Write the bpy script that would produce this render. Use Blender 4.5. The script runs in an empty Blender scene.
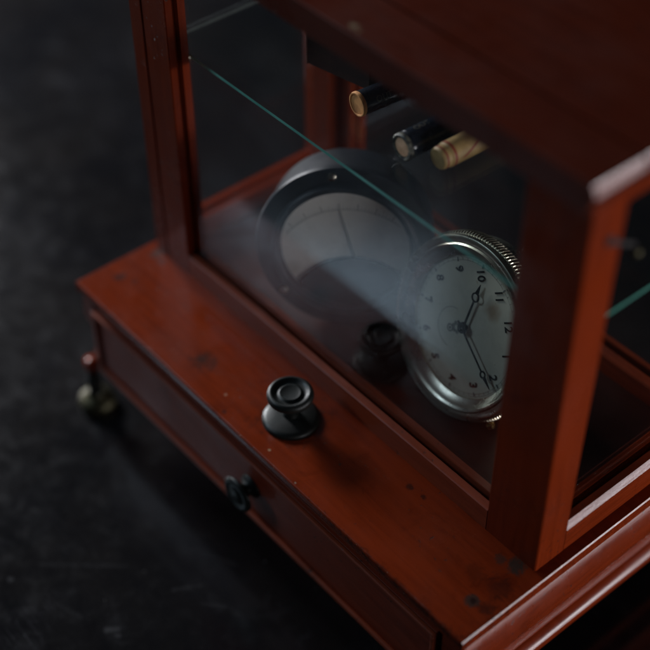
import bpy, bmesh, math, random
from mathutils import Vector, Matrix
random.seed(7)
PI = math.pi
S = 0.01                     # everything below is written in centimetres
sc = bpy.context.scene

# ------------------------------------------------------------------ camera
cam_d = bpy.data.cameras.new('camera'); cam = bpy.data.objects.new('camera', cam_d)
sc.collection.objects.link(cam); sc.camera = cam
CR = Vector((0.64527005, 0.7639367, -0.00522373)); CU = Vector((-0.52825242, 0.45111472, 0.71933642))
CF = Vector((-0.551884, 0.4614068, -0.69464223)); CP = Vector((41.35681225, -20.46798998, 40.57752003))
m = Matrix((CR, CU, -CF)).transposed().to_4x4(); m.translation = CP * S
cam.matrix_world = m
cam_d.sensor_width = 36.0; cam_d.lens = 1395.78 / 650 * 36.0
cam_d.clip_start = 0.01; cam_d.clip_end = 50
cam_d.dof.use_dof = True; cam_d.dof.focus_distance = 0.512; cam_d.dof.aperture_fstop = 4.5

# ------------------------------------------------------------------ world and lamps
w = bpy.data.worlds.new('World'); sc.world = w; w.use_nodes = True
bg = w.node_tree.nodes['Background']; bg.inputs[0].default_value = (0.55, 0.7, 1.0, 1); bg.inputs[1].default_value = 0.004
def area(name, loc, target, sx, sy, power, color):
    d = bpy.data.lights.new(name, 'AREA'); d.shape = 'RECTANGLE'; d.size = sx * S; d.size_y = sy * S
    d.energy = power; d.color = color
    o = bpy.data.objects.new(name, d); sc.collection.objects.link(o)
    o.location = Vector(loc) * S
    o.rotation_euler = (Vector(target) - Vector(loc)).to_track_quat('-Z', 'Y').to_euler()
    return o
area('window_light_left', (-95, 8, 38), (8, 3, 0), 30, 28, 15.5, (0.94, 0.95, 1.0))
area('window_light_front', (-52.5, -50.5, 60), (4, -4, -8), 25, 15, 1.75, (0.62, 0.81, 1.0))
area('window_light_right', (135, 49, 5), (23, 8, 1), 112, 12, 11.5, (0.97, 0.95, 1.0))
sc.view_settings.view_transform = 'Standard'; sc.view_settings.look = 'None'
sc.view_settings.exposure = 0; sc.view_settings.gamma = 1

# ------------------------------------------------------------------ node helpers
def new_mat(name):
    mt = bpy.data.materials.new(name); mt.use_nodes = True
    nt = mt.node_tree; nt.nodes.clear()
    return mt, nt
class N:
    def __init__(s, nt): s.nt = nt
    def n(s, t, **kw):
        x = s.nt.nodes.new(t)
        for k, v in kw.items(): setattr(x, k, v)
        return x
    def l(s, a, b): s.nt.links.new(a, b)
    def math(s, op, a, b=None, c=None, clamp=False):
        x = s.n('ShaderNodeMath', operation=op, use_clamp=clamp)
        for i, v in enumerate((a, b, c)):
            if v is None: continue
            if isinstance(v, (int, float)): x.inputs[i].default_value = v
            else: s.l(v, x.inputs[i])
        return x.outputs[0]
    def coords(s, scale=(1, 1, 1), rot=(0, 0, 0)):
        tc = s.n('ShaderNodeTexCoord'); mp = s.n('ShaderNodeMapping')
        mp.inputs['Scale'].default_value = scale; mp.inputs['Rotation'].default_value = rot
        s.l(tc.outputs['Object'], mp.inputs[0]); return mp.outputs[0]
    def noise(s, vec, scale, detail=4, rough=.55, dist=0):
        x = s.n('ShaderNodeTexNoise'); s.l(vec, x.inputs['Vector'])
        x.inputs['Scale'].default_value = scale; x.inputs['Detail'].default_value = detail
        x.inputs['Roughness'].default_value = rough; x.inputs['Distortion'].default_value = dist
        return x.outputs['Fac']
    def ramp(s, f, stops):
        x = s.n('ShaderNodeValToRGB'); e = x.color_ramp.elements
        while len(e) < len(stops): e.new(.5)
        for i, (p, c) in enumerate(stops):
            e[i].position = p; e[i].color = (c, c, c, 1) if isinstance(c, (int, float)) else (*c, 1)
        s.l(f, x.inputs[0]); return x.outputs[0]
    def rng(s, f, a, b, c, d):
        x = s.n('ShaderNodeMapRange'); s.l(f, x.inputs[0])
        for i, v in enumerate((a, b, c, d)): x.inputs[i + 1].default_value = v
        return x.outputs[0]
    def mix(s, f, a, b, mode='MIX'):
        x = s.n('ShaderNodeMix', data_type='RGBA', blend_type=mode)
        for sock, v in ((x.inputs[0], f), (x.inputs[6], a), (x.inputs[7], b)):
            if isinstance(v, (int, float)): sock.default_value = v
            elif isinstance(v, tuple): sock.default_value = (*v, 1)
            else: s.l(v, sock)
        return x.outputs[2]
    def bump(s, h, strength, dist=.0005):
        x = s.n('ShaderNodeBump'); x.inputs['Strength'].default_value = strength; x.inputs['Distance'].default_value = dist
        s.l(h, x.inputs['Height']); return x.outputs[0]
    def out(s, col, rough, metal=0., normal=None, coat=0., coat_rough=.1, spec=.5):
        p = s.n('ShaderNodeBsdfPrincipled'); o = s.n('ShaderNodeOutputMaterial')
        for k, v in (('Base Color', col), ('Roughness', rough), ('Metallic', metal), ('Coat Weight', coat), ('Coat Roughness', coat_rough), ('Specular IOR Level', spec)):
            if isinstance(v, (int, float)): p.inputs[k].default_value = v
            elif isinstance(v, tuple): p.inputs[k].default_value = (*v, 1)
            else: s.l(v, p.inputs[k])
        if normal is not None: s.l(normal, p.inputs['Normal'])
        s.l(p.outputs[0], o.inputs[0]); return p

def wood(name, axis=0, coat=0., spots=(), base=(0.180, 0.0225, 0.0046), dark=(0.070, 0.0080, 0.002), rough=.20):
    """red-brown varnished mahogany, grain along one axis; spots = (x, y, radius, strength, colour) worn patches that belong to the board"""
    mt, nt = new_mat(name); g = N(nt)
    sc3 = [14, 14, 14]; sc3[axis] = 1.2
    v = g.coords(tuple(sc3)); iso = g.coords()
    grain = g.noise(v, 22, 6, .65, .6); big = g.noise(iso, 9, 3, .5)
    fine = g.noise(v, 90, 3, .6)
    col = g.mix(g.rng(grain, .40, .72, 0, .58), base, dark)
    col = g.mix(g.rng(big, .42, .75, 0, .5), col, tuple(c * 1.25 for c in base))
    col = g.mix(g.rng(fine, .60, .78, 0, .35), col, dark)
    blot = g.noise(iso, 55, 5, .7, .6); col = g.mix(g.rng(blot, .58, .74, 0, .55), col, dark)
    speck = g.noise(iso, 420, 2, .6); clus = g.noise(iso, 34, 3, .6)
    pits = g.math('MULTIPLY', g.rng(speck, .66, .70, 0, 1), g.rng(clus, .47, .6, 0, 1))
    col = g.mix(g.math('MULTIPLY', pits, .85), col, (0.018, 0.010, 0.008))
    wn = g.noise(iso, 150, 4, .7); wn2 = g.noise(iso, 190, 5, .8, .8)
    rr = g.math('ADD', g.rng(g.noise(iso, 26, 5, .65), .3, .7, rough - .07, rough + .12), g.math('MULTIPLY', pits, .1))
    tc = g.n('ShaderNodeTexCoord')
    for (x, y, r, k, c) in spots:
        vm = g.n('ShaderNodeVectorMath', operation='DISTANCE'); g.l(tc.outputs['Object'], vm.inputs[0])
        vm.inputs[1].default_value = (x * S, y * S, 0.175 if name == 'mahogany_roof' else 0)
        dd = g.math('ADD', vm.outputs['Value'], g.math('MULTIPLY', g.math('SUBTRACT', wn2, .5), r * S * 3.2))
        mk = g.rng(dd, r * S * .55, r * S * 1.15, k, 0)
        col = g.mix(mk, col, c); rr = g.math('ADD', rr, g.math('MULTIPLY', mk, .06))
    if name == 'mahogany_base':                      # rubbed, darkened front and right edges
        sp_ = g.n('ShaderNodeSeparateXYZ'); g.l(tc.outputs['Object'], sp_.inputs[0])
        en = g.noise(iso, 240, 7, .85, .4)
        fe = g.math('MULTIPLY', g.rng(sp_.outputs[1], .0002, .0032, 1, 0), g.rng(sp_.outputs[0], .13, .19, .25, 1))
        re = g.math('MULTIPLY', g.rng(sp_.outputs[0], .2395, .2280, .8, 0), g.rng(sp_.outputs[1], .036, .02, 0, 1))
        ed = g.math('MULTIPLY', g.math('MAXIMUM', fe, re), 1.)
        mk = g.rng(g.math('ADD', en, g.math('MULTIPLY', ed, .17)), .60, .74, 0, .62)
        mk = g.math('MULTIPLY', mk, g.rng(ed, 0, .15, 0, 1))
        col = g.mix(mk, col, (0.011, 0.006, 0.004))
        chip = g.math('MULTIPLY', g.rng(g.noise(iso, 900, 2, .5), .69, .72, 0, 1), g.math('MAXIMUM', g.math('MULTIPLY', g.rng(sp_.outputs[0], .2388, .2394, 0, 1), g.rng(sp_.outputs[2], -.0012, -.0004, 0, 1)), g.rng(sp_.outputs[1], .0004, .0010, .6, 0)))
        col = g.mix(g.math('MULTIPLY', chip, .8), col, (0.5, 0.36, 0.26))
    h = g.math('ADD', g.math('MULTIPLY', grain, .5), g.math('MULTIPLY', wn, .6))
    h = g.math('SUBTRACT', h, pits)
    g.out(col, rr, normal=g.bump(h, .16, .0004), spec=.42, coat=coat, coat_rough=.13)
    return mt

def glass(name, haze=.0, tint=(1, 1, 1), f0=.045):
    mt, nt = new_mat(name); g = N(nt)
    lw = g.n('ShaderNodeLayerWeight'); lw.inputs[0].default_value = .5
    fr = g.math('MULTIPLY_ADD', g.math('POWER', lw.outputs['Facing'], 5.), 1 - f0, f0)
    tr = g.n('ShaderNodeBsdfTransparent'); tr.inputs[0].default_value = (*tint, 1)
    gl = g.n('ShaderNodeBsdfGlossy'); gl.inputs['Roughness'].default_value = .015
    mx = g.n('ShaderNodeMixShader'); g.l(fr, mx.inputs[0]); g.l(tr.outputs[0], mx.inputs[1]); g.l(gl.outputs[0], mx.inputs[2])
    o = g.n('ShaderNodeOutputMaterial'); last = mx.outputs[0]
    if haze:
        df = g.n('ShaderNodeBsdfDiffuse'); df.inputs[0].default_value = (.55, .57, .6, 1)
        iso = g.coords(); n1 = g.noise(iso, 16, 5, .6, .8); n2 = g.noise(iso, 700, 2, .5)
        f = g.math('ADD', g.rng(n1, .35, .75, haze * .35, haze * 1.2), g.rng(n2, .74, .78, 0, .12))
        m2 = g.n('ShaderNodeMixShader'); g.l(f, m2.inputs[0]); g.l(last, m2.inputs[1]); g.l(df.outputs[0], m2.inputs[2]); last = m2.outputs[0]
    g.l(last, o.inputs[0]); return mt

def metal(name, base, dark, rough=.3, amount=.5, met=1., scale=60, bstr=.15):
    mt, nt = new_mat(name); g = N(nt); iso = g.coords()
    n1 = g.noise(iso, scale, 5, .65); n2 = g.noise(iso, scale * 6, 3, .6)
    col = g.mix(g.rng(n1, .4, .65, 0, amount), base, dark)
    g.out(col, g.rng(n1, .3, .7, rough - .08, rough + .18), met, g.bump(n2, bstr, .0002)); return mt

def plain(name, base, dark, rough=.5, scale=40, amt=.5, bstr=.1, spec=.5):
    mt = metal(name, base, dark, rough, amt, 0., scale, bstr)
    next(n for n in mt.node_tree.nodes if n.type == 'BSDF_PRINCIPLED').inputs['Specular IOR Level'].default_value = spec
    return mt

M = {}
GRN = (0.020, 0.024, 0.020)
M['wood_x'] = wood('mahogany', 0)
M['wood_y'] = wood('mahogany_depth', 1)
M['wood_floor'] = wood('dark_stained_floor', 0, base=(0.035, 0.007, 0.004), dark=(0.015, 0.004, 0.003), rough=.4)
M['wood_z'] = wood('mahogany_upright', 2)
M['wood_drawer'] = wood('mahogany_drawer_front', 0, base=(0.23, 0.030, 0.009), rough=.44)
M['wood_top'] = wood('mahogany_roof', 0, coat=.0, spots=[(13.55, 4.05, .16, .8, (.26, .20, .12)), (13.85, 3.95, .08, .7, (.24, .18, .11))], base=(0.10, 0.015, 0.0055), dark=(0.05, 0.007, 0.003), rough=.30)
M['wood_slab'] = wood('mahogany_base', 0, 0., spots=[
    (7.5, 1.3, .62, .60, (0.028, 0.009, 0.005)), (7.4, 1.35, .25, .6, (0.02, 0.008, 0.005)),
    (1.0, 1.6, .26, .75, (0.022, 0.014, 0.013)), (1.7, 1.95, .16, .4, (0.02, 0.012, 0.01)),
    (.80, 3.80, .34, .7, (0.06, 0.05, 0.045)), (1.35, 3.62, .24, .5, (0.05, 0.04, 0.038)),
    (23.0, 1.50, .26, .8, GRN), (23.0, 1.5, .11, .9, (0.016, 0.004, 0.003)),
    (22.95, 3.75, .40, .85, GRN), (22.4, 3.5, .25, .6, GRN), (22.2, 2.4, .45, .35, (0.012, 0.006, 0.004)), (23.2, 2.6, .5, .45, (0.010, 0.006, 0.005)), (23.5, 1.6, .3, .6, (0.010, 0.006, 0.005)),
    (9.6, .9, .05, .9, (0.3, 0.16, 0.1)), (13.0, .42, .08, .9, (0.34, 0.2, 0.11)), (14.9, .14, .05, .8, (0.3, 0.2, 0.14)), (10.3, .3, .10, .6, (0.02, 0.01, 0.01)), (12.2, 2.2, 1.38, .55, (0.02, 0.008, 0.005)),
    (17.8, 3.3, .18, .7, (0.012, 0.006, 0.004)), (18.5, 3.35, .14, .7, (0.012, 0.006, 0.004))])
M['dusty_wood'] = wood('mahogany_worn_chamfer', 0, base=(0.27, 0.048, 0.018), dark=(0.09, 0.013, 0.005), rough=.36)
M['groove'] = plain('dark_groove', (0.01, 0.006, 0.005), (0.004, 0.003, 0.003), .7)
M['pane'] = glass('window_glass', haze=.003, f0=.045); M['pane_side'] = glass('clear_side_glass', f0=.035); M['wood_rail'] = wood('polished_mahogany_rail', 1, rough=.17); M['wood_mould'] = wood('mahogany_moulding', 1, rough=.24)
M['lens'] = glass('dial_glass', haze=.002)
M['shelf'] = glass('shelf_glass', haze=.0, tint=(.93, .97, .96), f0=.03)
mt, nt = new_mat('shelf_edge'); g = N(nt)
g.out(g.mix(g.rng(g.noise(g.coords((1, 1, 1)), 60, 4, .6), .3, .7, 0, 1), (0.10, 0.50, 0.39), (0.28, 0.86, 0.68)), .3); M['shelf_edge'] = mt  # bright teal base colour paints in the glow of light inside the glass
M['shelf_side'] = plain('refracted_grey_edge', (0.34, 0.38, 0.36), (0.14, 0.17, 0.16), .35, 90); M['shelf_end'] = plain('dull_green_glass_edge', (0.07, 0.26, 0.20), (0.03, 0.12, 0.10), .3, 90)  # grey paints in the refracted look of the left edge; right end duller
M['bronze'] = metal('blackened_bronze', (0.018, 0.022, 0.020), (0.008, 0.008, 0.007), .40, .9, .4, 160)
M['brass'] = metal('aged_brass', (0.11, 0.10, 0.06), (0.008, 0.008, 0.006), .48, .85, 1., 120)
M['gold'] = metal('bright_brass', (0.7, 0.5, 0.2), (0.25, 0.16, 0.06), .25, .5)
M['nickel'] = metal('worn_nickel', (0.50, 0.48, 0.40), (0.24, 0.22, 0.17), .25, .6, 1., 70, .08)
M['nickel_coin'] = metal('coin_edge_nickel', (0.66, 0.60, 0.46), (0.24, 0.20, 0.14), .28, .7, 1., 50, .06)
M['black_enamel'] = plain('black_enamel', (0.012, 0.016, 0.022), (0.006, 0.008, 0.010), .42, 60, .7, .15, .3)
M['black_ink'] = plain('black_ink', (0.012, 0.014, 0.014), (0.008, 0.008, 0.008), .8, spec=.05)
M['faded_ink'] = plain('faded_ink', (0.34, 0.34, 0.31), (0.22, 0.22, 0.2), .6)
M['grey_ink'] = plain('grey_ink', (0.10, 0.11, 0.10), (0.06, 0.07, 0.065), .6)
def dial(name, base, stain, cx, cy):
    mt, nt = new_mat(name); g = N(nt); iso = g.coords()
    n1 = g.noise(iso, 70, 6, .7, .5)
    col = g.mix(g.rng(n1, .45, .8, 0, .6), base, tuple(c * .6 for c in base))
    tc = g.n('ShaderNodeTexCoord'); vm = g.n('ShaderNodeVectorMath', operation='DISTANCE'); g.l(tc.outputs['Object'], vm.inputs[0]); vm.inputs[1].default_value = (cx * S, cy * S, 0)
    dd = g.math('ADD', vm.outputs['Value'], g.math('MULTIPLY', g.math('SUBTRACT', n1, .5), .012))
    col = g.mix(g.rng(dd, .001, .005, .75, 0), col, stain)
    sp = g.noise(iso, 500, 2, .5)
    col = g.mix(g.rng(sp, .70, .75, 0, .5), col, stain)
    g.out(col, .45, normal=g.bump(n1, .05)); return mt
M['clock_dial'] = dial('aged_clock_dial', (0.52, 0.53, 0.42), (0.26, 0.17, 0.09), -.55, 1.54)
M['gauge_dial'] = dial('aged_gauge_dial', (0.90, 0.89, 0.82), (0.55, 0.48, 0.38), -2.3, -.9)
M['cork'] = plain('cork', (0.86, 0.42, 0.14), (0.46, 0.19, 0.06), .7, 140, .9, .5)
M['pale_cork'] = plain('pale_cork', (0.95, 0.62, 0.38), (0.62, 0.34, 0.18), .7, 160, .9, .5)
M['black_foil'] = plain('black_paper', (0.012, 0.018, 0.028), (0.007, 0.01, 0.014), .2, 90, .7, .3)
M['foil_letter'] = plain('worn_gilt_lettering', (0.20, 0.18, 0.12), (0.05, 0.05, 0.04), .5, 200)
M['red_print'] = plain('red_print', (0.30, 0.06, 0.03), (0.22, 0.035, 0.02), .6, 200)
mt, nt = new_mat('cream_paper_wrap'); g = N(nt); iso = g.coords()
n1 = g.noise(iso, 90, 5, .65); col = g.mix(g.rng(n1, .4, .7, 0, .7), (0.50, 0.34, 0.13), (0.20, 0.11, 0.04))
g.out(col, .55, normal=g.bump(n1, .2)); M['cream_paper'] = mt
mt, nt = new_mat('torn_black_rim'); g = N(nt); iso = g.coords()
n1 = g.noise(iso, 260, 4, .7); g.out(g.mix(g.rng(n1, .46, .56, 0, 1), (0.015, 0.018, 0.018), (0.16, 0.16, 0.12)), .5, normal=g.bump(n1, .5)); M['rim'] = mt
M['card'] = plain('dark_card', (0.065, 0.026, 0.018), (0.020, 0.012, 0.010), .55, 60, .8, .2)
M['card_edge'] = plain('worn_card_edge', (0.30, 0.13, 0.10), (0.14, 0.06, 0.05), .6, 120, .8, .3)
# table: black, slightly glossy leather-like top with scuffs, scratches and dust
mt, nt = new_mat('black_table'); g = N(nt); iso = g.coords()
big = g.noise(iso, 12, 6, .7, .4); mid = g.noise(iso, 75, 7, .75, .3); fine = g.noise(iso, 380, 4, .65)
col = g.mix(g.rng(big, .38, .7, 0, 1), (0.0055, 0.0055, 0.0066), (0.0110, 0.0098, 0.0096))
col = g.mix(g.rng(mid, .54, .78, 0, .6), col, (0.020, 0.020, 0.022))
def scratches(rot, sx, thr):
    v = g.coords((2.2, sx, 1), (0, 0, rot)); a = g.noise(v, 11, 3, .55, .35)
    msk = g.rng(g.noise(iso, 17, 2, .5), .52, .62, 0, 1)
    return g.math('MULTIPLY', g.rng(g.math('ABSOLUTE', g.math('SUBTRACT', a, .5)), 0, thr, 1, 0), msk)
s1 = g.math('ADD', scratches(.5, 26, .006), scratches(1.9, 30, .005)); s1 = g.math('ADD', s1, scratches(-.5, 34, .006), clamp=True)
col = g.mix(g.math('MULTIPLY', s1, .30), col, (0.13, 0.13, 0.145))
dust = g.rng(g.noise(iso, 520, 1, .5), .765, .80, 0, 1)
dust = g.math('MULTIPLY', dust, g.rng(g.noise(iso, 13, 2), .5, .6, 0, 1))
col = g.mix(g.math('MULTIPLY', dust, .6), col, (0.2, 0.2, 0.2))
tc = g.n('ShaderNodeTexCoord'); sx_ = g.n('ShaderNodeSeparateXYZ'); g.l(tc.outputs['Object'], sx_.inputs[0])
wob = g.math('MULTIPLY', g.math('SUBTRACT', g.noise(iso, 260, 4, .7), .5), .0034)
for (ax, ay, bx, by, wd, k) in ((6.2, -6.9, 8.6, -4.2, .06, .16), (10.75, -6.6, 10.98, -6.25, .10, .5), (11.2, -6.45, 11.3, -6.35, .07, .3), (6.0, -8.3, 6.05, -8.25, .07, .5), (12.24, .4, 12.26, .42, .06, .4),
        (10.9, -3.4, 11.5, -2.3, .05, .22), (12.2, -2.9, 13.0, -2.2, .06, .14), (8.0, -7.6, 9.9, -6.9, .05, .12), (10.4, -1.2, 11.6, -.6, .05, .10), (-27.9, 14.6, -26.9, 15.3, .30, .16), (-24.8, 13.0, -22.9, 13.8, .35, .10), (9.2, -9.6, 9.6, -9.2, .25, .14), (2.0, -9, 4.5, -7.2, .07, .12), (-3, -2, -1.2, 1.4, .10, .08)):
    A = (ax * S, ay * S); D_ = ((bx - ax) * S, (by - ay) * S); L2 = D_[0] ** 2 + D_[1] ** 2
    px = g.math('SUBTRACT', sx_.outputs[0], A[0]); py = g.math('SUBTRACT', sx_.outputs[1], A[1])
    t_ = g.math('MULTIPLY', g.math('ADD', g.math('MULTIPLY', px, D_[0]), g.math('MULTIPLY', py, D_[1])), 1 / L2, clamp=True)
    ex = g.math('SUBTRACT', px, g.math('MULTIPLY', t_, D_[0])); ey = g.math('SUBTRACT', py, g.math('MULTIPLY', t_, D_[1]))
    dd = g.math('SQRT', g.math('ADD', g.math('MULTIPLY', ex, ex), g.math('MULTIPLY', ey, ey)))
    col = g.mix(g.rng(g.math('ADD', dd, wob), wd * S * .1, wd * S * 1.8, k * .28, 0), col, (0.22, 0.22, 0.23))
h = g.math('ADD', g.math('MULTIPLY', fine, .5), mid)
g.out(col, g.rng(mid, .3, .7, .09, .20), normal=g.bump(h, .07, .0002), spec=.8); M['table'] = mt

# ------------------------------------------------------------------ mesh helpers (cm in, metres out)
col_ = sc.collection
def link(name, bm, mats, parent=None, smooth=False, mat_w=None, angle=None):
    bmesh.ops.recalc_face_normals(bm, faces=bm.faces)
    for v in bm.verts: v.co *= S
    me = bpy.data.meshes.new(name); bm.to_mesh(me); bm.free()
    for mm in (mats if isinstance(mats, (list, tuple)) else [mats]): me.materials.append(M[mm])
    if smooth:
        for p in me.polygons: p.use_smooth = True
        if angle is not None: me.set_sharp_from_angle(angle=angle)
    o = bpy.data.objects.new(name, me); col_.objects.link(o)
    if parent: o.parent = parent
    if mat_w is not None: o.matrix_world = mat_w
    return o
def box(bm, x0, x1, y0, y1, z0, z1, bev=0., seg=2, mi=0):
    t = bmesh.new(); bmesh.ops.create_cube(t, size=1)
    for v in t.verts: v.co = Vector(((x0 + x1) / 2 + v.co.x * (x1 - x0), (y0 + y1) / 2 + v.co.y * (y1 - y0), (z0 + z1) / 2 + v.co.z * (z1 - z0)))
    if bev: bmesh.ops.bevel(t, geom=list(t.edges), offset=bev, segments=seg, affect='EDGES', profile=.5)
    join(bm, t, mi)
def join(bm, t, mi=None, mat=None):
    vs = {}
    for v in t.verts: vs[v] = bm.verts.new(mat @ v.co if mat else v.co)
    for f in t.faces:
        try: nf = bm.faces.new([vs[v] for v in f.verts]); nf.material_index = f.material_index if mi is None else mi; nf.smooth = f.smooth
        except ValueError: pass
    t.free()
def prism(bm, prof, axis, a, b, mi=0):
    """closed profile extruded along an axis. axis 0: prof=(y,z); axis 1: prof=(x,z)"""
    def P(p, t): return Vector((t, p[0], p[1])) if axis == 0 else Vector((p[0], t, p[1]))
    A = [bm.verts.new(P(p, a)) for p in prof]; B = [bm.verts.new(P(p, b)) for p in prof]
    n = len(prof)
    for i in range(n):
        f = bm.faces.new([A[i], A[(i + 1) % n], B[(i + 1) % n], B[i]]); f.material_index = mi
    bm.faces.new(A[::-1]).material_index = mi; bm.faces.new(B).material_index = mi
def lathe(bm, prof, seg=64, c=(0, 0, 0), mi=0, close=False):
    rings = []
    for (r, z) in prof:
        if r < 1e-6: rings.append([bm.verts.new((c[0], c[1], c[2] + z))])
        else: rings.append([bm.verts.new((c[0] + r * math.cos(2 * PI * i / seg), c[1] + r * math.sin(2 * PI * i / seg), c[2] + z)) for i in range(seg)])
    prs = list(zip(rings, rings[1:])) + ([(rings[-1], rings[0])] if close else [])
    for A, B in prs:
        for i in range(seg):
            j = (i + 1) % seg
            if len(A) == 1 and len(B) == 1: continue
            if len(A) == 1: f = bm.faces.new([A[0], B[i], B[j]])
            elif len(B) == 1: f = bm.faces.new([A[i], A[j], B[0]])
            else: f = bm.faces.new([A[i], A[j], B[j], B[i]])
            f.material_index = mi
def arc(cx, cy, r, a0, a1, n=6):
    return [(cx + r * math.cos(math.radians(a0 + (a1 - a0) * i / n)), cy + r * math.sin(math.radians(a0 + (a1 - a0) * i / n))) for i in range(n + 1)]
def empty(name, loc, label, cat, group=None, mat_w=None):
    o = bpy.data.objects.new(name, None); col_.objects.link(o); o.empty_display_size = .02
    if mat_w is not None: o.matrix_world = mat_w
    else: o.location = Vector(loc) * S
    o['label'] = label; o['category'] = cat
    if group: o['group'] = group
    return o
def text_bm(s, size, depth=.012, bold=0.):
    cu = bpy.data.curves.new('t', 'FONT'); cu.body = s; cu.size = size * 100; cu.extrude = depth * 100; cu.align_x = 'CENTER'; cu.align_y = 'CENTER'; cu.resolution_u = 3; cu.offset = bold * 100
    o = bpy.data.objects.new('t', cu); col_.objects.link(o)
    dg = bpy.context.evaluated_depsgraph_get(); me = bpy.data.meshes.new_from_object(o.evaluated_get(dg))
    bm = bmesh.new(); bm.from_mesh(me); bpy.data.objects.remove(o); bpy.data.curves.remove(cu); bpy.data.meshes.remove(me)
    for v in bm.verts: v.co /= 100
    return bm

L = 24.0; Y1 = 4.02; E = 0.47; YB = 14.1; TZ = -7.9; ZT = 16.45; HR = 1.1

# ------------------------------------------------------------------ the surface it stands on
bm = bmesh.new(); box(bm, -120, 110, -70, 150, TZ - 3, TZ, .3)
o = link('table_surface', bm, 'table'); o['kind'] = 'structure'; o['label'] = 'scuffed black table surface'

# ------------------------------------------------------------------ the glazed mahogany case
case = empty('balance_case', (0, 0, 0), 'red mahogany glazed display case with a drawer, standing on the black table', 'display case')
# base slab with its nosing (front nose small; both sides carry the moulding)
bm = bmesh.new()
nose = [(0.0 + .0, -.30)] + arc(.10, -.10, .10, 180, 90, 5) + [(YB + .6, 0), (YB + .6, -.62), (.32, -.62)] + [(.2, -.6), (.06, -.5)]
prism(bm, nose, 0, .10, L - .10)
for sx, x in ((-1, .10), (1, L - .10)):
    prof = [(x, 0)] + [(x + sx * dx, z) for dx, z in ((.03, 0), (.055, -.004), (.095, -.058), (.10, -.08), (.10, -.5), (.08, -.57), (.04, -.60), (0, -.61))]
    prism(bm, prof if sx < 0 else prof, 1, .012, YB + .6)
link('base_top', bm, 'wood_slab', case)
# side mouldings under the slab: convex cushion, recess, ledge
for sx, x in ((-1, 0.), (1, L)):
    bm = bmesh.new()
    ov = [(-2.38 + 2.55 * math.cos(math.radians(t)), -1.93 + 2.55 * math.sin(math.radians(t))) for t in range(28, -9, -3)]
    pr = [(-.45, -.64), (-.30, -.70)] + ov + [(.08, -2.38), (-.12, -2.46), (-.34, -2.5), (-.34, -4.14), (-.22, -4.18), (-.01, -4.43), (.02, -4.50), (.02, -4.76), (-.03, -4.86), (-.5, -4.9), (-.7, -4.9), (-.7, -.64)]
    prism(bm, [(x + sx * a, z) for a, z in pr], 1, .30, YB + .5)
    bmesh.ops.remove_doubles(bm, verts=bm.verts, dist=.0001)
    link('side_moulding', bm, 'wood_mould', case, smooth=True, angle=math.radians(35))
bm = bmesh.new()   # carcass: top rail, bottom rail, stiles, back
box(bm, .72, L - .72, .36, YB + .3, -1.20, -.64); box(bm, .72, L - .72, .36, YB + .3, -5.45, -5.08, .04)
box(bm, .72, .78, .36, YB + .3, -5.07, -1.21); box(bm, 22.75, L - .72, .36, YB + .3, -5.07, -1.21)
box(bm, .80, 22.7, YB, YB + .3, -5.07, -1.21)
link('carcass', bm, 'wood_x', case)
# drawer, its cock bead and knob
dx0, dx1, dz0, dz1 = .82, 22.50, -5.04, -1.40
bm = bmesh.new(); box(bm, dx0 + .02, dx1 - .02, .34, 1.3, dz0 + .03, dz1 - .03, .02)
box(bm, dx0 + .1, dx0 + .5, 1.31, 11, dz0 + .1, dz1 - .5); box(bm, dx1 - .5, dx1 - .1, 1.31, 11, dz0 + .1, dz1 - .5); box(bm, dx0 + .51, dx1 - .51, 1.31, 11, dz0 + .1, dz0 + .4)
drawer = link('drawer', bm, 'wood_drawer', case)
bm = bmesh.new(); bw = .17
box(bm, dx0 - .1, dx1, .14, .345, dz1 - bw, dz1, .06, 3); box(bm, dx0 - .1, dx1, .14, .345, dz0 - .06, dz0 + bw + .02, .08, 3)
box(bm, dx0 - .1, dx0 - .1 + bw, .15, .345, dz0 + bw + .03, dz1 - bw - .01, .05, 3); box(bm, dx1 - bw, dx1, .15, .345, dz0 + bw + .03, dz1 - bw - .01, .05, 3)
link('drawer_bead', bm, 'dusty_wood', drawer)
bm = bmesh.new()
lathe(bm, [(0, .84), (.34, .83), (.40, .78), (.52, .77), (.60, .82), (.74, .79), (.82, .70), (.80, .62), (.60, .54), (.36, .46), (.30, .36), (.30, .22), (.5, .14), (.55, .06), (.55, 0)], 48)
kn = link('drawer_knob', bm, 'bronze', drawer, True, Matrix.Translation(Vector((11.75, .335, -3.22)) * S) @ Matrix.Rotation(PI / 2, 4, 'X'))
kn.parent = drawer
# knob on the base slab
lk = bpy.data.objects.new('lifting_knob', None); col_.objects.link(lk); lk.parent = case; lk.location = Vector((12.28, 2.08, 0)) * S
bpy.context.view_layer.update()
bm = bmesh.new(); lathe(bm, [(0, .30), (.5, .30), (.95, .22), (1.07, .17), (1.13, .10), (1.15, .004), (0, .004)], 64)
link('rose_plate', bm, 'bronze', case, True, lk.matrix_world.copy()).parent = lk
bm = bmesh.new(); lathe(bm, [(.34, .28), (.30, .5), (.34, .78), (.5, .98), (.80, 1.12), (.90, 1.24), (.92, 1.36), (.89, 1.47), (.82, 1.53), (.74, 1.55), (.70, 1.50), (.55, 1.42), (.47, 1.44), (.43, 1.50), (.38, 1.49), (.30, 1.46), (0, 1.46)], 72)
link('knob_head', bm, 'bronze', case, True, lk.matrix_world.copy()).parent = lk
for ch in case.children_recursive if hasattr(case, 'children_recursive') else []: pass
for o in col_.objects:
    if o.parent == lk: o.matrix_parent_inverse = Matrix(); o.matrix_basis = Matrix()
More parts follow.
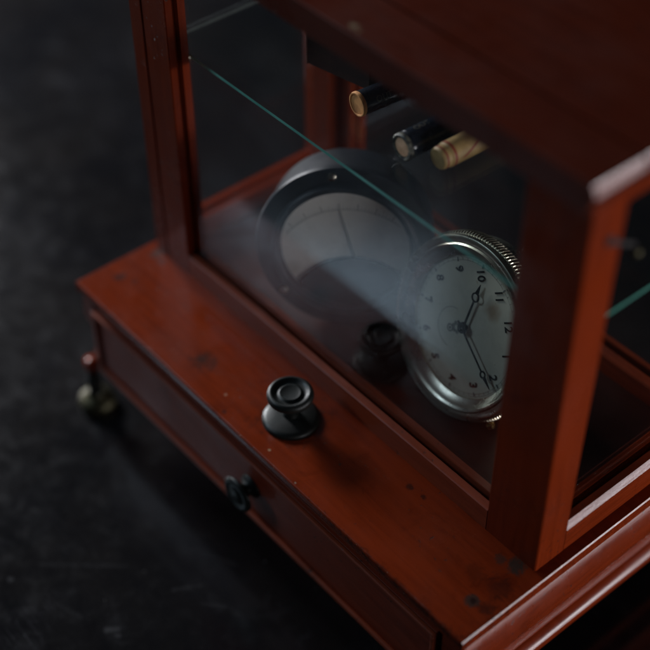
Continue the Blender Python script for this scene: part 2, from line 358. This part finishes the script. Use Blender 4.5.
# levelling feet
foot0 = None
for k, (x, y) in enumerate(((-.02, .12), (L - .02, .12), (-.02, YB + .2), (L - .02, YB + .2))):
    if foot0 is None:
        bm = bmesh.new(); h = -4.92 - TZ
        lathe(bm, [(0, 0), (.62, 0), (.84, .10), (.90, .28), (.84, .48), (.64, .64), (.44, .76), (.34, .92), (.30, 1.3), (.36, 1.42), (.38, 1.58), (.34, 1.74), (.28, 1.9), (.28, 2.3), (.30, 2.42), (.32, 2.5), (.32, h), (0, h)], 40)
        for f in bm.faces:
            f.material_index = int(f.calc_center_median().z > .95) + int(f.calc_center_median().z > 2.45)
        foot0 = link('foot', bm, ['brass', 'bronze', 'wood_x'], case, True); foot0.location = Vector((x, y, TZ)) * S
    else:
        c = foot0.copy(); col_.objects.link(c); c.parent = case; c.location = Vector((x, y, TZ)) * S
# corner posts: front face, a groove beside the outer edge, a slot for the sliding pane in the inner face
W = 2.48; D = 1.47
def post(x0, sx, y0, sy, grooved=False):
    """x0,y0 outer corner; sx,sy = inward directions"""
    q = [(0, 0), (.52, 0), (.55, .05), (.63, .05), (.66, 0), (W - .75, 0), (W - .75, .0), (W - .70, .03), (W, .30), (W, .52), (W - .45, .52), (W - .45, .80), (W, .80), (W, D), (0, D)]
    q = [(0.04, 0), (.80, 0), (.83, .06), (.93, .06), (.96, 0), (W - .04, 0), (W, .04), (W, .32), (W - .28, .32), (W - .28, .58), (W, .58), (W, .90), (W - .04, .94), (W - .85, .94), (W - .85, D), (.02, D), (0, D - .02), (0, .04)]
    if not grooved: q = [q[0]] + q[5:]
    bm = bmesh.new()
    A = [bm.verts.new((x0 + sx * a, y0 + sy * b, .0)) for a, b in q]; B = [bm.verts.new((x0 + sx * a, y0 + sy * b, ZT)) for a, b in q]
    n = len(q)
    for i in range(n): bm.faces.new([A[i], A[(i + 1) % n], B[(i + 1) % n], B[i]])
    bm.faces.new(A[::-1]); bm.faces.new(B)
    return link('post', bm, 'wood_z', case)
post(E, 1, Y1, 1, True); post(L - E, -1, Y1, 1); post(E, 1, YB, -1); post(L - E, -1, YB, -1)
# bottom rails with worn chamfers; front/back run in x, sides in y
def rail_prof(o, s, r):
    return [(o, 0.004), (o, HR - .04), (o + s * .04, HR), (o + s * .30, HR + .06), (o + s * .32, HR + .02), (o + s * .32, .25), (o + s * .60, .25), (o + s * .60, HR + .0), (o + s * .62, HR + .04), (o + s * .95, HR - .02), (o + s * 1.0, HR - .1), (o + s * 1.0, .004)]
for o_, s in ((Y1, 1), (YB, -1)):
    bm = bmesh.new(); prism(bm, rail_prof(o_, s, 0), 0, E + W - .002, L - E - W + .002)
    link('bottom_rail', bm, 'dusty_wood', case)
def srail(o, s):
    return [(o, 0.004), (o, HR + .01), (o + s * .175, HR + .245), (o + s * .46, HR + .23), (o + s * .46, .25), (o + s * .74, .25), (o + s * .74, HR + .24), (o + s * 1.05, HR + .2), (o + s * 1.15, HR + .1), (o + s * 1.15, .004)]
for o_, s in ((E, 1), (L - E, -1)):
    bm = bmesh.new(); prism(bm, srail(o_, s), 1, Y1 + D + .002, YB - D - .002)
    link('bottom_rail', bm, 'wood_rail', case)
# inner floor
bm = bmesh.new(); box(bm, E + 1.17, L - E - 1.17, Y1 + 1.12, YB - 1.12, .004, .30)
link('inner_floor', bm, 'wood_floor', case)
# top rails
for o_, s in ((Y1, 1), (YB, -1)):
    bm = bmesh.new(); a, b = sorted((o_ + s * .02, o_ + s * .34)); box(bm, E + W + .002, L - E - W - .002, a, b, ZT - .22, ZT)
    link('top_rail', bm, 'wood_x', case)
for o_, s in ((E, 1), (L - E, -1)):
    bm = bmesh.new(); a, b = sorted((o_ + s * .02, o_ + s * .44)); box(bm, a, b, Y1 + D + .002, YB - D - .002, ZT - .45, ZT)
    link('top_rail', bm, 'wood_y', case)
# panes
def pane(x0, x1, y0, y1, z0, z1, mn='pane_side'):
    bm = bmesh.new(); box(bm, x0, x1, y0, y1, z0, z1); return link('glass_pane', bm, mn, case)
pane(E + W - .2, L - E - W + .2, Y1 + .38, Y1 + .54, .3, ZT - .01, 'pane')
pane(E + W - .2, L - E - W + .2, YB - .56, YB - .40, .3, ZT - .01)
pane(E + .52, E + .68, Y1 + D + .01, YB - D - .01, .3, ZT - .01)
pane(L - E - .68, L - E - .52, Y1 + D + .01, YB - D - .01, .3, ZT - .01)
# roof: fixed front strip with rounded edges, main board behind the joint, cornice below
R0, R1 = .24, L - .24
def roof_piece(y0, y1, front):
    """board with a chamfered top edge at both ends, undercut below; a rounded nose along the front when asked"""
    bm = bmesh.new(); zt = ZT + 1.05
    def ring(y, ins, dz):
        return [bm.verts.new((x, y, z)) for x, z in ((R0 + .24 + ins, zt - dz), (R1 - .13 - ins, zt - dz), (R1 - .01 - ins, zt - .31 - dz * .6), (R1 - ins, zt - .36 - dz * .3), (R1 - .02 - ins, zt - .42), (R1 - .24 - ins * .3, ZT + .02), (R0 + .24 + ins * .3, ZT + .02), (R0 + .02 + ins, zt - .42), (R0 + ins, zt - .34 - dz * .3), (R0 + .04 + ins, zt - .27 - dz * .6))]
    st = [(y0 + .04, .04, .30), (y0, .0, .30)][:0]
    if front: st = [(y0, .02, .035), (y0 + .02, 0, 0), (y1, 0, 0)]
    else: st = [(y0, 0, 0), (y1, 0, 0)]
    rs = [ring(*t) for t in st]
    for A, B in zip(rs, rs[1:]):
        for i in range(10): j = (i + 1) % 10; bm.faces.new([A[i], A[j], B[j], B[i]]).material_index = int(i == 1)
    bm.faces.new(rs[0][::-1]); bm.faces.new(rs[-1]); return bm
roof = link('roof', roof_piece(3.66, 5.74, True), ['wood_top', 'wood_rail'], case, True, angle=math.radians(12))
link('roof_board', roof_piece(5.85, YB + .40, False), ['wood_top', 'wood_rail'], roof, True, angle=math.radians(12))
bm = bmesh.new(); box(bm, E + .03, L - E - .03, Y1 - .12, YB + .12, ZT + .002, ZT + .30); link('cornice', bm, 'wood_x', roof)
# turn latch on the right front post
lt = bmesh.new()
lathe(lt, [(0, .06), (.16, .06), (.20, .02), (.20, 0), (0, 0)], 24)
o = link('latch_screw', lt, 'groove', case, True, Matrix.Translation(Vector((L - E + .002, 4.95, 14.85)) * S) @ Matrix.Rotation(PI / 2, 4, 'Y'))
lt = bmesh.new(); box(lt, L - E + .03, L - E + .10, 4.85, 6.15, 14.28, 14.46, .03)
for v in lt.verts:
    v.co.z += (4.95 - v.co.y) * .62 + .47
link('latch_bar', lt, 'groove', case)
lt = bmesh.new(); lathe(lt, [(0, .22), (.10, .20), (.16, .12), (.16, .0), (0, 0)], 24)
link('latch_knob', lt, 'brass', case, True, Matrix.Translation(Vector((L - E + .06, 6.17, 13.82)) * S) @ Matrix.Rotation(PI / 2, 4, 'Y'))
# glass shelf on four pegs
sx0, sx1, sy0, sy1, sz = 1.14, L - 1.14, 5.2, 13.0, 10.46
bm = bmesh.new(); box(bm, sx0, sx1, sy0, sy1, sz, sz + .13)
for f in bm.faces:
    if abs(f.normal.z) < .5: f.material_index = 1
    c = f.calc_center_median()
    f.material_index = 0 if abs(c.z - sz) < 1e-4 or abs(c.z - sz - .13) < 1e-4 else (2 if c.x < sx0 + .01 else 3 if c.x > sx1 - .01 else 1)
shelf = link('glass_shelf', bm, ['shelf', 'shelf_edge', 'shelf_side', 'shelf_end'], case)
for (x, y, s) in ((E + W - .85, 5.30, 1), (L - E - W + .85, 5.30, -1), (E + W - .85, 12.80, 1), (L - E - W + .85, 12.80, -1)):
    bm = bmesh.new(); lathe(bm, [(0, 0), (.12, 0), (.12, .22), (.17, .24), (.17, .3), (.10, .33), (0, .34)], 20)
    link('shelf_peg', bm, 'nickel', case, True, Matrix.Translation(Vector((x - s * .02, y, sz - .205)) * S) @ Matrix.Rotation(s * PI / 2, 4, 'Y'))

# ------------------------------------------------------------------ black round panel gauge
def frame(c, n, up):
    n = Vector(n).normalized(); up = Vector(up); up = (up - n * up.dot(n)).normalized(); rt = up.cross(n)
    mm = Matrix((rt, up, n)).transposed().to_4x4(); mm.translation = Vector(c) * S; return mm
GM = frame((9.46746215, 7.26476193, 3.93892807), (0.66315855, -0.72776664, 0.17486124), (-0.236, 0.018, 0.9715))
gauge = empty('panel_gauge', None, 'round black panel meter with a pale dial, leaning left of the clock', 'gauge', mat_w=GM)
def gp(name, bm, mt_, smooth=True, par=None, angle=math.radians(40)):
    o = link(name, bm, mt_, None, smooth, angle=angle if smooth else None); o.parent = par or gauge; return o
bm = bmesh.new(); lathe(bm, [(2.95, -.02), (3.50, -.02), (3.62, -.08), (3.65, -.16), (3.65, -.34), (3.58, -.38), (2.0, -.38)], 128)
lathe(bm, [(2.98, -.05), (2.96, .14), (2.88, .22), (2.74, .22), (2.66, .16), (2.62, -.15), (2.62, -.30)], 128)
gp('flange', bm, 'black_enamel')
bm = bmesh.new(); lathe(bm, [(3.25, -.36), (3.38, -.50), (3.38, -2.3), (3.2, -2.6), (2.9, -2.7), (0, -2.7)], 96); gp('housing', bm, 'black_enamel')
bm = bmesh.new(); lathe(bm, [(2.63, -.22), (0, -.22)], 96); gdial = gp('dial_face', bm, 'gauge_dial')
bm = bmesh.new(); pts = [(x, y) for x, y in arc(0, -3.25, 2.80, 35, 145, 24)]
pts = [p for p in pts if p[0] ** 2 + p[1] ** 2 < 2.6 ** 2]
a0 = math.atan2(pts[-1][1], pts[-1][0]); a1 = math.atan2(pts[0][1], pts[0][0])
if a0 > 0: a0 -= 2 * PI
lo = [(2.6 * math.cos(a0 + (a1 - a0) * i / 24), 2.6 * math.sin(a0 + (a1 - a0) * i / 24)) for i in range(25)]
lo[0:1] = []; 
poly = pts + lo[:-1] if a0 < a1 else pts + lo
vb = [bm.verts.new((p[0], p[1], -.215)) for p in poly]; vt = [bm.verts.new((p[0], p[1], -.06)) for p in poly]
bm.faces.new(vt); bm.faces.new(vb[::-1])
for i in range(len(poly)): j = (i + 1) % len(poly); bm.faces.new([vb[i], vb[j], vt[j], vt[i]])
gp('movement_cover', bm, 'black_enamel', False)
bm = bmesh.new(); pv = Vector((.45, -1.55, 0))
for k in range(41):
    a = math.radians(140 - 100 * k / 40); r0 = 3.28; r1 = r0 + (.26 if k % 5 == 0 else .13); wd = .022 if k % 5 == 0 else .012
    d = Vector((math.cos(a), math.sin(a), 0)); n_ = Vector((-d.y, d.x, 0)) * wd * .8; p0 = Vector((0, -1.55, -.214)) + d * r0; p1 = Vector((0, -1.55, -.214)) + d * r1
    if p1.xy.length > 2.55: continue
    bm.faces.new([bm.verts.new(q) for q in (p0 - n_, p1 - n_, p1 + n_, p0 + n_)])
for k in range(40):
    a, b = (math.radians(140 - 100 * (k + t) / 40) for t in (0, 1)); q = []
    for r, t in ((3.26, a), (3.285, a), (3.285, b), (3.26, b)): q.append(Vector((r * math.cos(t), -1.55 + r * math.sin(t), -.2135)))
    if max(v.xy.length for v in q) < 2.5: bm.faces.new([bm.verts.new(v) for v in q])
gp('scale_marks', bm, 'faded_ink', False, gdial)
bm = bmesh.new(); p0 = Vector((.36, -.9, -.12)); p1 = Vector((.02, 1.75, -.12)); d = (p1 - p0).normalized(); nn = Vector((-d.y, d.x, 0))
t = bmesh.new(); vs = [p0 - nn * .035, p0 + nn * .035, p1 + nn * .012, p1 - nn * .012]
A = [t.verts.new(v) for v in vs]; B = [t.verts.new(v + Vector((0, 0, .02))) for v in vs]
t.faces.new(A[::-1]); t.faces.new(B)
for i in range(4): t.faces.new([A[i], A[(i + 1) % 4], B[(i + 1) % 4], B[i]])
join(bm, t); gp('needle', bm, 'grey_ink', False)
bm = bmesh.new(); lathe(bm, [(2.64, .12), (2.2, .15), (0, .18)], 64); gp('cover_glass', bm, 'lens')
for a in (91, 211, 331):
    bm = bmesh.new(); lathe(bm, [(0, .11), (.10, .10), (.17, .06), (.19, 0), (.19, -.04)], 20, (3.28 * math.cos(math.radians(a)), 3.28 * math.sin(math.radians(a)), -.02))
    gp('flange_screw', bm, 'nickel')

# ------------------------------------------------------------------ round nickel clock
CM = frame((15.58648767, 8.05945566, 3.65685989), (-0.09196013, -0.94409768, 0.31658001), (0.82594769, 0.1052624, 0.55383232))
clock = empty('nickel_clock', None, 'round nickel clock with milled edge and pale green dial behind the glass', 'clock', mat_w=CM)
def cp(name, bm, mt_, smooth=True, par=None, angle=math.radians(40)):
    o = link(name, bm, mt_, None, smooth, angle=angle if smooth else None); o.parent = par or clock; return o
bm = bmesh.new()
lathe(bm, [(2.76, -.03), (2.79, .08), (2.92, .16), (3.06, .28), (3.14, .38), (3.22, .40), (3.28, .34), (3.36, .36), (3.50, .40), (3.57, .37), (3.61, .28), (3.60, .16), (3.52, .12)], 160)
bezel = cp('bezel', bm, 'nickel')
bm = bmesh.new(); nt_ = 156; rows = ((3.50, .13), (3.66, .09), (3.70, .0), (3.70, -.30), (3.66, -.38), (3.46, -.42))
rg = []
for (r, z) in rows:
    ring = []
    for i in range(nt_ * 4):
        a = 2 * PI * i / (nt_ * 4); ph = i % 4; dr = (0, .0, -.055, -.055)[ph] if r > 3.6 else 0
        ring.append(bm.verts.new(((r + dr) * math.cos(a), (r + dr) * math.sin(a), z)))
    rg.append(ring)
for A, B in zip(rg, rg[1:]):
    for i in range(nt_ * 4): j = (i + 1) % (nt_ * 4); bm.faces.new([A[i], A[j], B[j], B[i]])
cp('coin_edge', bm, 'nickel_coin', False, bezel)
bm = bmesh.new(); lathe(bm, [(3.47, -.40), (3.46, -.55), (3.40, -1.15), (3.25, -1.35), (3.0, -1.45), (0, -1.5)], 128); cp('case_back', bm, 'nickel')
bm = bmesh.new(); lathe(bm, [(2.79, -.02), (0, 0)], 128); cdial = cp('dial_face', bm, 'clock_dial')
bm = bmesh.new(); lathe(bm, [(3.14, .36), (2.6, .44), (1.5, .52), (0, .55)], 96); cp('cover_glass', bm, 'lens')
bm = bmesh.new()
for k in range(1, 13):
    a = math.radians(90 - 30 * k); t = text_bm(str(k), .55, .004, .010)
    for v in t.verts: v.co.x = v.co.x * .92; v.co.y *= 1.0
    join(bm, t, 0, Matrix.Translation((2.24 * math.cos(a), 2.24 * math.sin(a), .012)))
cp('numerals', bm, 'black_ink', False, cdial)
bm = bmesh.new()
for k in range(60):
    a = 2 * PI * k / 60; d = Vector((math.cos(a), math.sin(a), 0)); n_ = Vector((-d.y, d.x, 0)) * (.028 if k % 5 == 0 else .010)
    r0, r1 = (2.52, 2.68) if k % 5 == 0 else (2.58, 2.68); z = Vector((0, 0, .010))
    bm.faces.new([bm.verts.new(q) for q in (d * r0 - n_ + z, d * r1 - n_ + z, d * r1 + n_ + z, d * r0 + n_ + z)])
for r in (2.58, 2.69): lathe(bm, [(r, .010), (r + .012, .010)], 160)
cp('minute_track', bm, 'grey_ink', False, cdial)
bm = bmesh.new()
for k in range(36):
    q = []
    for r, t in ((.80, k), (.818, k), (.818, k + 1), (.80, k + 1)):
        a = math.radians(150 + 5 * t); q.append(bm.verts.new((r * math.cos(a), -.74 + r * math.sin(a), .011)))
    bm.faces.new(q)
for k in range(0):
    a = 2 * PI * k / 12; d = Vector((math.cos(a), math.sin(a), 0)); n_ = Vector((-d.y, d.x, 0)) * .010; z = Vector((0, -.72, .011))
    bm.faces.new([bm.verts.new(q) for q in (d * .86 - n_ + z, d * .95 - n_ + z, d * .95 + n_ + z, d * .86 + n_ + z)])
cp('small_arc', bm, 'grey_ink', False, cdial)
bm = bmesh.new()                                       # petalled mark below the centre
for k in range(6):
    a = 2 * PI * k / 6; lathe(bm, [(.055, .012), (.085, .012)], 16, (.17 * math.cos(a), -.52 + .17 * math.sin(a), 0))
    lathe(bm, [(0, .0122), (.04, .0122)], 10, (.17 * math.cos(a), -.52 + .17 * math.sin(a), 0))
lathe(bm, [(.11, .012), (.16, .012)], 24, (0, -.88, 0)); lathe(bm, [(0, .0122), (.06, .0122)], 12, (0, -.88, 0))
cp('dial_mark', bm, 'grey_ink', False, cdial)
def hand(name, ang, length, ring_r, ring_o, wd, z, tail):
    bm = bmesh.new()
    def bar(x0, w0, x1, w1):
        t = bmesh.new(); A = []; B = []
        for x, y in ((x0, -w0), (x1, -w1), (x1, w1), (x0, w0)):
            A.append(t.verts.new((x, y, 0))); B.append(t.verts.new((x, y, .03)))
        t.faces.new(A[::-1]); t.faces.new(B)
        for i in range(4): t.faces.new([A[i], A[(i + 1) % 4], B[(i + 1) % 4], B[i]])
        join(bm, t)
    bar(-tail, wd, ring_r - ring_o, wd * .8); bar(ring_r + ring_o * .9, wd * 1.9, length, .008)
    lathe(bm, [(ring_o, 0), (ring_o, .03), (ring_o - .065, .03), (ring_o - .065, 0)], 28, (ring_r, 0, 0), close=True)
    lathe(bm, [(0, .05), (.15, .05), (.22, .03), (.22, 0)], 24)
    bmesh.ops.transform(bm, matrix=Matrix.Translation((0, 0, z)) @ Matrix.Rotation(ang, 4, 'Z'), verts=bm.verts)
    return cp(name, bm, 'black_ink', False)
hand('hour_hand', math.atan2(1.25, -1.64), 2.0, 1.42, .20, .050, .14, .0)
hand('minute_hand', math.atan2(1.10, 2.32), 2.60, 1.98, .155, .040, .22, .32)
bm = bmesh.new(); lathe(bm, [(0, .36), (.07, .35), (.10, .30), (.10, .0)], 20); cp('hand_pin', bm, 'black_ink')
bm = bmesh.new(); lathe(bm, [(0, .34), (.12, .32), (.19, .2), (.17, .1), (.10, .06), (.10, -.1)], 24)
ft = cp('foot', bm, 'gold'); ft.matrix_basis = Matrix.Rotation(math.radians(9), 4, 'Z') @ Matrix.Translation(Vector((3.66, 0, -.12)) * S) @ Matrix.Rotation(PI / 2, 4, 'Y')
bm = bmesh.new(); box(bm, -.25, .25, -.03, .03, -4.1, 0, .02)      # strut that props it up
st = cp('strut', bm, 'nickel', False)
wm = Matrix.Translation(Vector((15.6, 9.3, 4.0)) * S) @ Matrix.Rotation(math.radians(24), 4, 'X')
st.matrix_basis = CM.inverted() @ wm

# ------------------------------------------------------------------ the small cylinders lying on the shelf
SZ = sz + .13
def tube(name, x, y, yaw, r, ln, label, kind):
    c = Vector((x, y, SZ + r + .002)); d = Vector((math.cos(yaw), math.sin(yaw), 0)); upz = Vector((0, 0, 1))
    xx = upz.cross(d).normalized() # local x: sideways, y: down? build: local z along -d (out of the visible end)
    mm = Matrix((xx, d.cross(xx), d)).transposed().to_4x4(); mm.translation = c * S
    e = empty(name, None, label, 'tube', 'small cork ended tubes lying on the glass shelf', mm)
    def tp(nm, bm, mt_, sm=True, par=None):
        o = link(nm, bm, mt_, None, sm, angle=math.radians(40) if sm else None); o.parent = par or e; return o
    if kind == 'brown':
        bm = bmesh.new(); lathe(bm, [(0, .04), (r * .82, .04), (r * .86, .0), (r * .96, 0), (r, .05), (r, .14), (r * .97, .16)], 48); tp('end_cap', bm, 'cork')
        bm = bmesh.new(); lathe(bm, [(r * .97, .15), (r * .985, ln), (r * .9, ln + .03), (0, ln + .03)], 48); b = tp('wrapper', bm, 'black_foil')
        s, rot = 'OUT', 2.65
    elif kind == 'black':
        bm = bmesh.new(); lathe(bm, [(0, -.01), (r * .66, .0), (r * .74, .06)], 48); tp('end_cap', bm, 'pale_cork')
        bm = bmesh.new()
        rg = []
        for (q, z) in ((.70, .10), (.72, .0), (.90, -.03), (1.0, .02), (1.0, .12), (.97, .14)):
            rg.append([bm.verts.new((r * (q + (random.uniform(-.07, .05) if q < .8 else 0)) * math.cos(2 * PI * i / 48), r * (q + (random.uniform(-.07, .05) if q < .8 else 0)) * math.sin(2 * PI * i / 48), z)) for i in range(48)])
        for A, B in zip(rg, rg[1:]):
            for i in range(48): j = (i + 1) % 48; bm.faces.new([A[i], A[j], B[j], B[i]])
        tp('torn_rim', bm, 'rim')
        bm = bmesh.new(); lathe(bm, [(r * .97, .13), (r * .98, .25), (r * 1.0, .27), (r * .985, .30), (r * .985, ln), (r * .9, ln + .03), (0, ln + .03)], 48); b = tp('wrapper', bm, 'black_foil')
        s, rot = 'OUT', 1.45
    else:
        bm = bmesh.new(); lathe(bm, [(0, .0), (r * .78, .0), (r * .88, .04), (r * .92, .12), (r * .92, .36)], 48); tp('end_cap', bm, 'cream_paper')
        bm = bmesh.new(); lathe(bm, [(r * .92, .34), (r * 1.0, .38), (r * 1.0, ln), (0, ln)], 48); b = tp('wrapper', bm, 'cream_paper')
        bm = bmesh.new(); lathe(bm, [(r * 1.003, .42), (r * 1.012, .44), (r * 1.012, .52), (r * 1.003, .54)], 48)
        lathe(bm, [(r * .925, .10), (r * .93, .12), (r * .93, .16), (r * .925, .18)], 48)
        for off in (0., ):                              # slanting printed bands wrapped round the tube
            for k in range(60):
                q = []
                for t, dz in ((k, 0), (k, .16), (k + 1, .16), (k + 1, 0)):
                    a = 1.0 + 2.2 * t / 60; q.append(bm.verts.new((r * 1.012 * math.cos(a), r * 1.012 * math.sin(a), 2.9 - 2.2 * t / 60 + dz * 1.3)))
                bm.faces.new(q)
        tp('printed_band', bm, 'red_print', False, b); s = None
        t = text_bm('OUT', .40, .004); s2 = t
        for v in s2.verts:
            lx, ly = v.co.x, v.co.y; a = 2.05 + ly / r * 1.0; v.co = Vector((r * 1.014 * math.cos(a), r * 1.014 * math.sin(a), 1.25 + lx))
        s2.free()
    if s:
        t = text_bm(s, .34, .002)
        for v in t.verts:
            lx, ly = v.co.x, v.co.y; a = rot - ly / r; v.co = Vector((r * 1.0 * math.cos(a), r * .997 * math.sin(a), .95 + lx))
        tp('lettering', t, 'foil_letter', False, b)
    return e
tube('corked_tube', 9.85, 7.44, math.radians(84), .48, 4.6, 'black wrapped tube with a polished brown end on the glass shelf', 'brown')
tube('corked_tube', 12.86, 6.92, math.radians(88), .52, 4.8, 'black tube with pale cork in a torn rim beside the cream tube', 'black')
tube('corked_tube', 14.12, 7.45, math.radians(88), .47, 4.4, 'cream paper tube with red printed bands on the glass shelf', 'cream')

# ------------------------------------------------------------------ dark box on the shelf
ang = math.radians(11)
bxm = Matrix.Translation(Vector((6.03, 8.24, SZ + .002)) * S) @ Matrix.Rotation(ang, 4, 'Z')
cb = empty('card_box', None, 'dark lidded card box with worn edges standing at the back left of the glass shelf', 'box', mat_w=bxm)
bm = bmesh.new(); box(bm, .03, 3.0, .03, 2.2, 0, 1.35, .03); o = link('box_tray', bm, 'card'); o.parent = cb
bm = bmesh.new(); box(bm, 0, 3.03, 0, 2.23, 1.10, 2.7, .04); o2 = link('lid', bm, 'card'); o2.parent = cb
bm = bmesh.new(); box(bm, -.012, .05, -.012, .05, .0, 2.66, .01); o3 = link('worn_edge', bm, 'card_edge'); o3.parent = cb
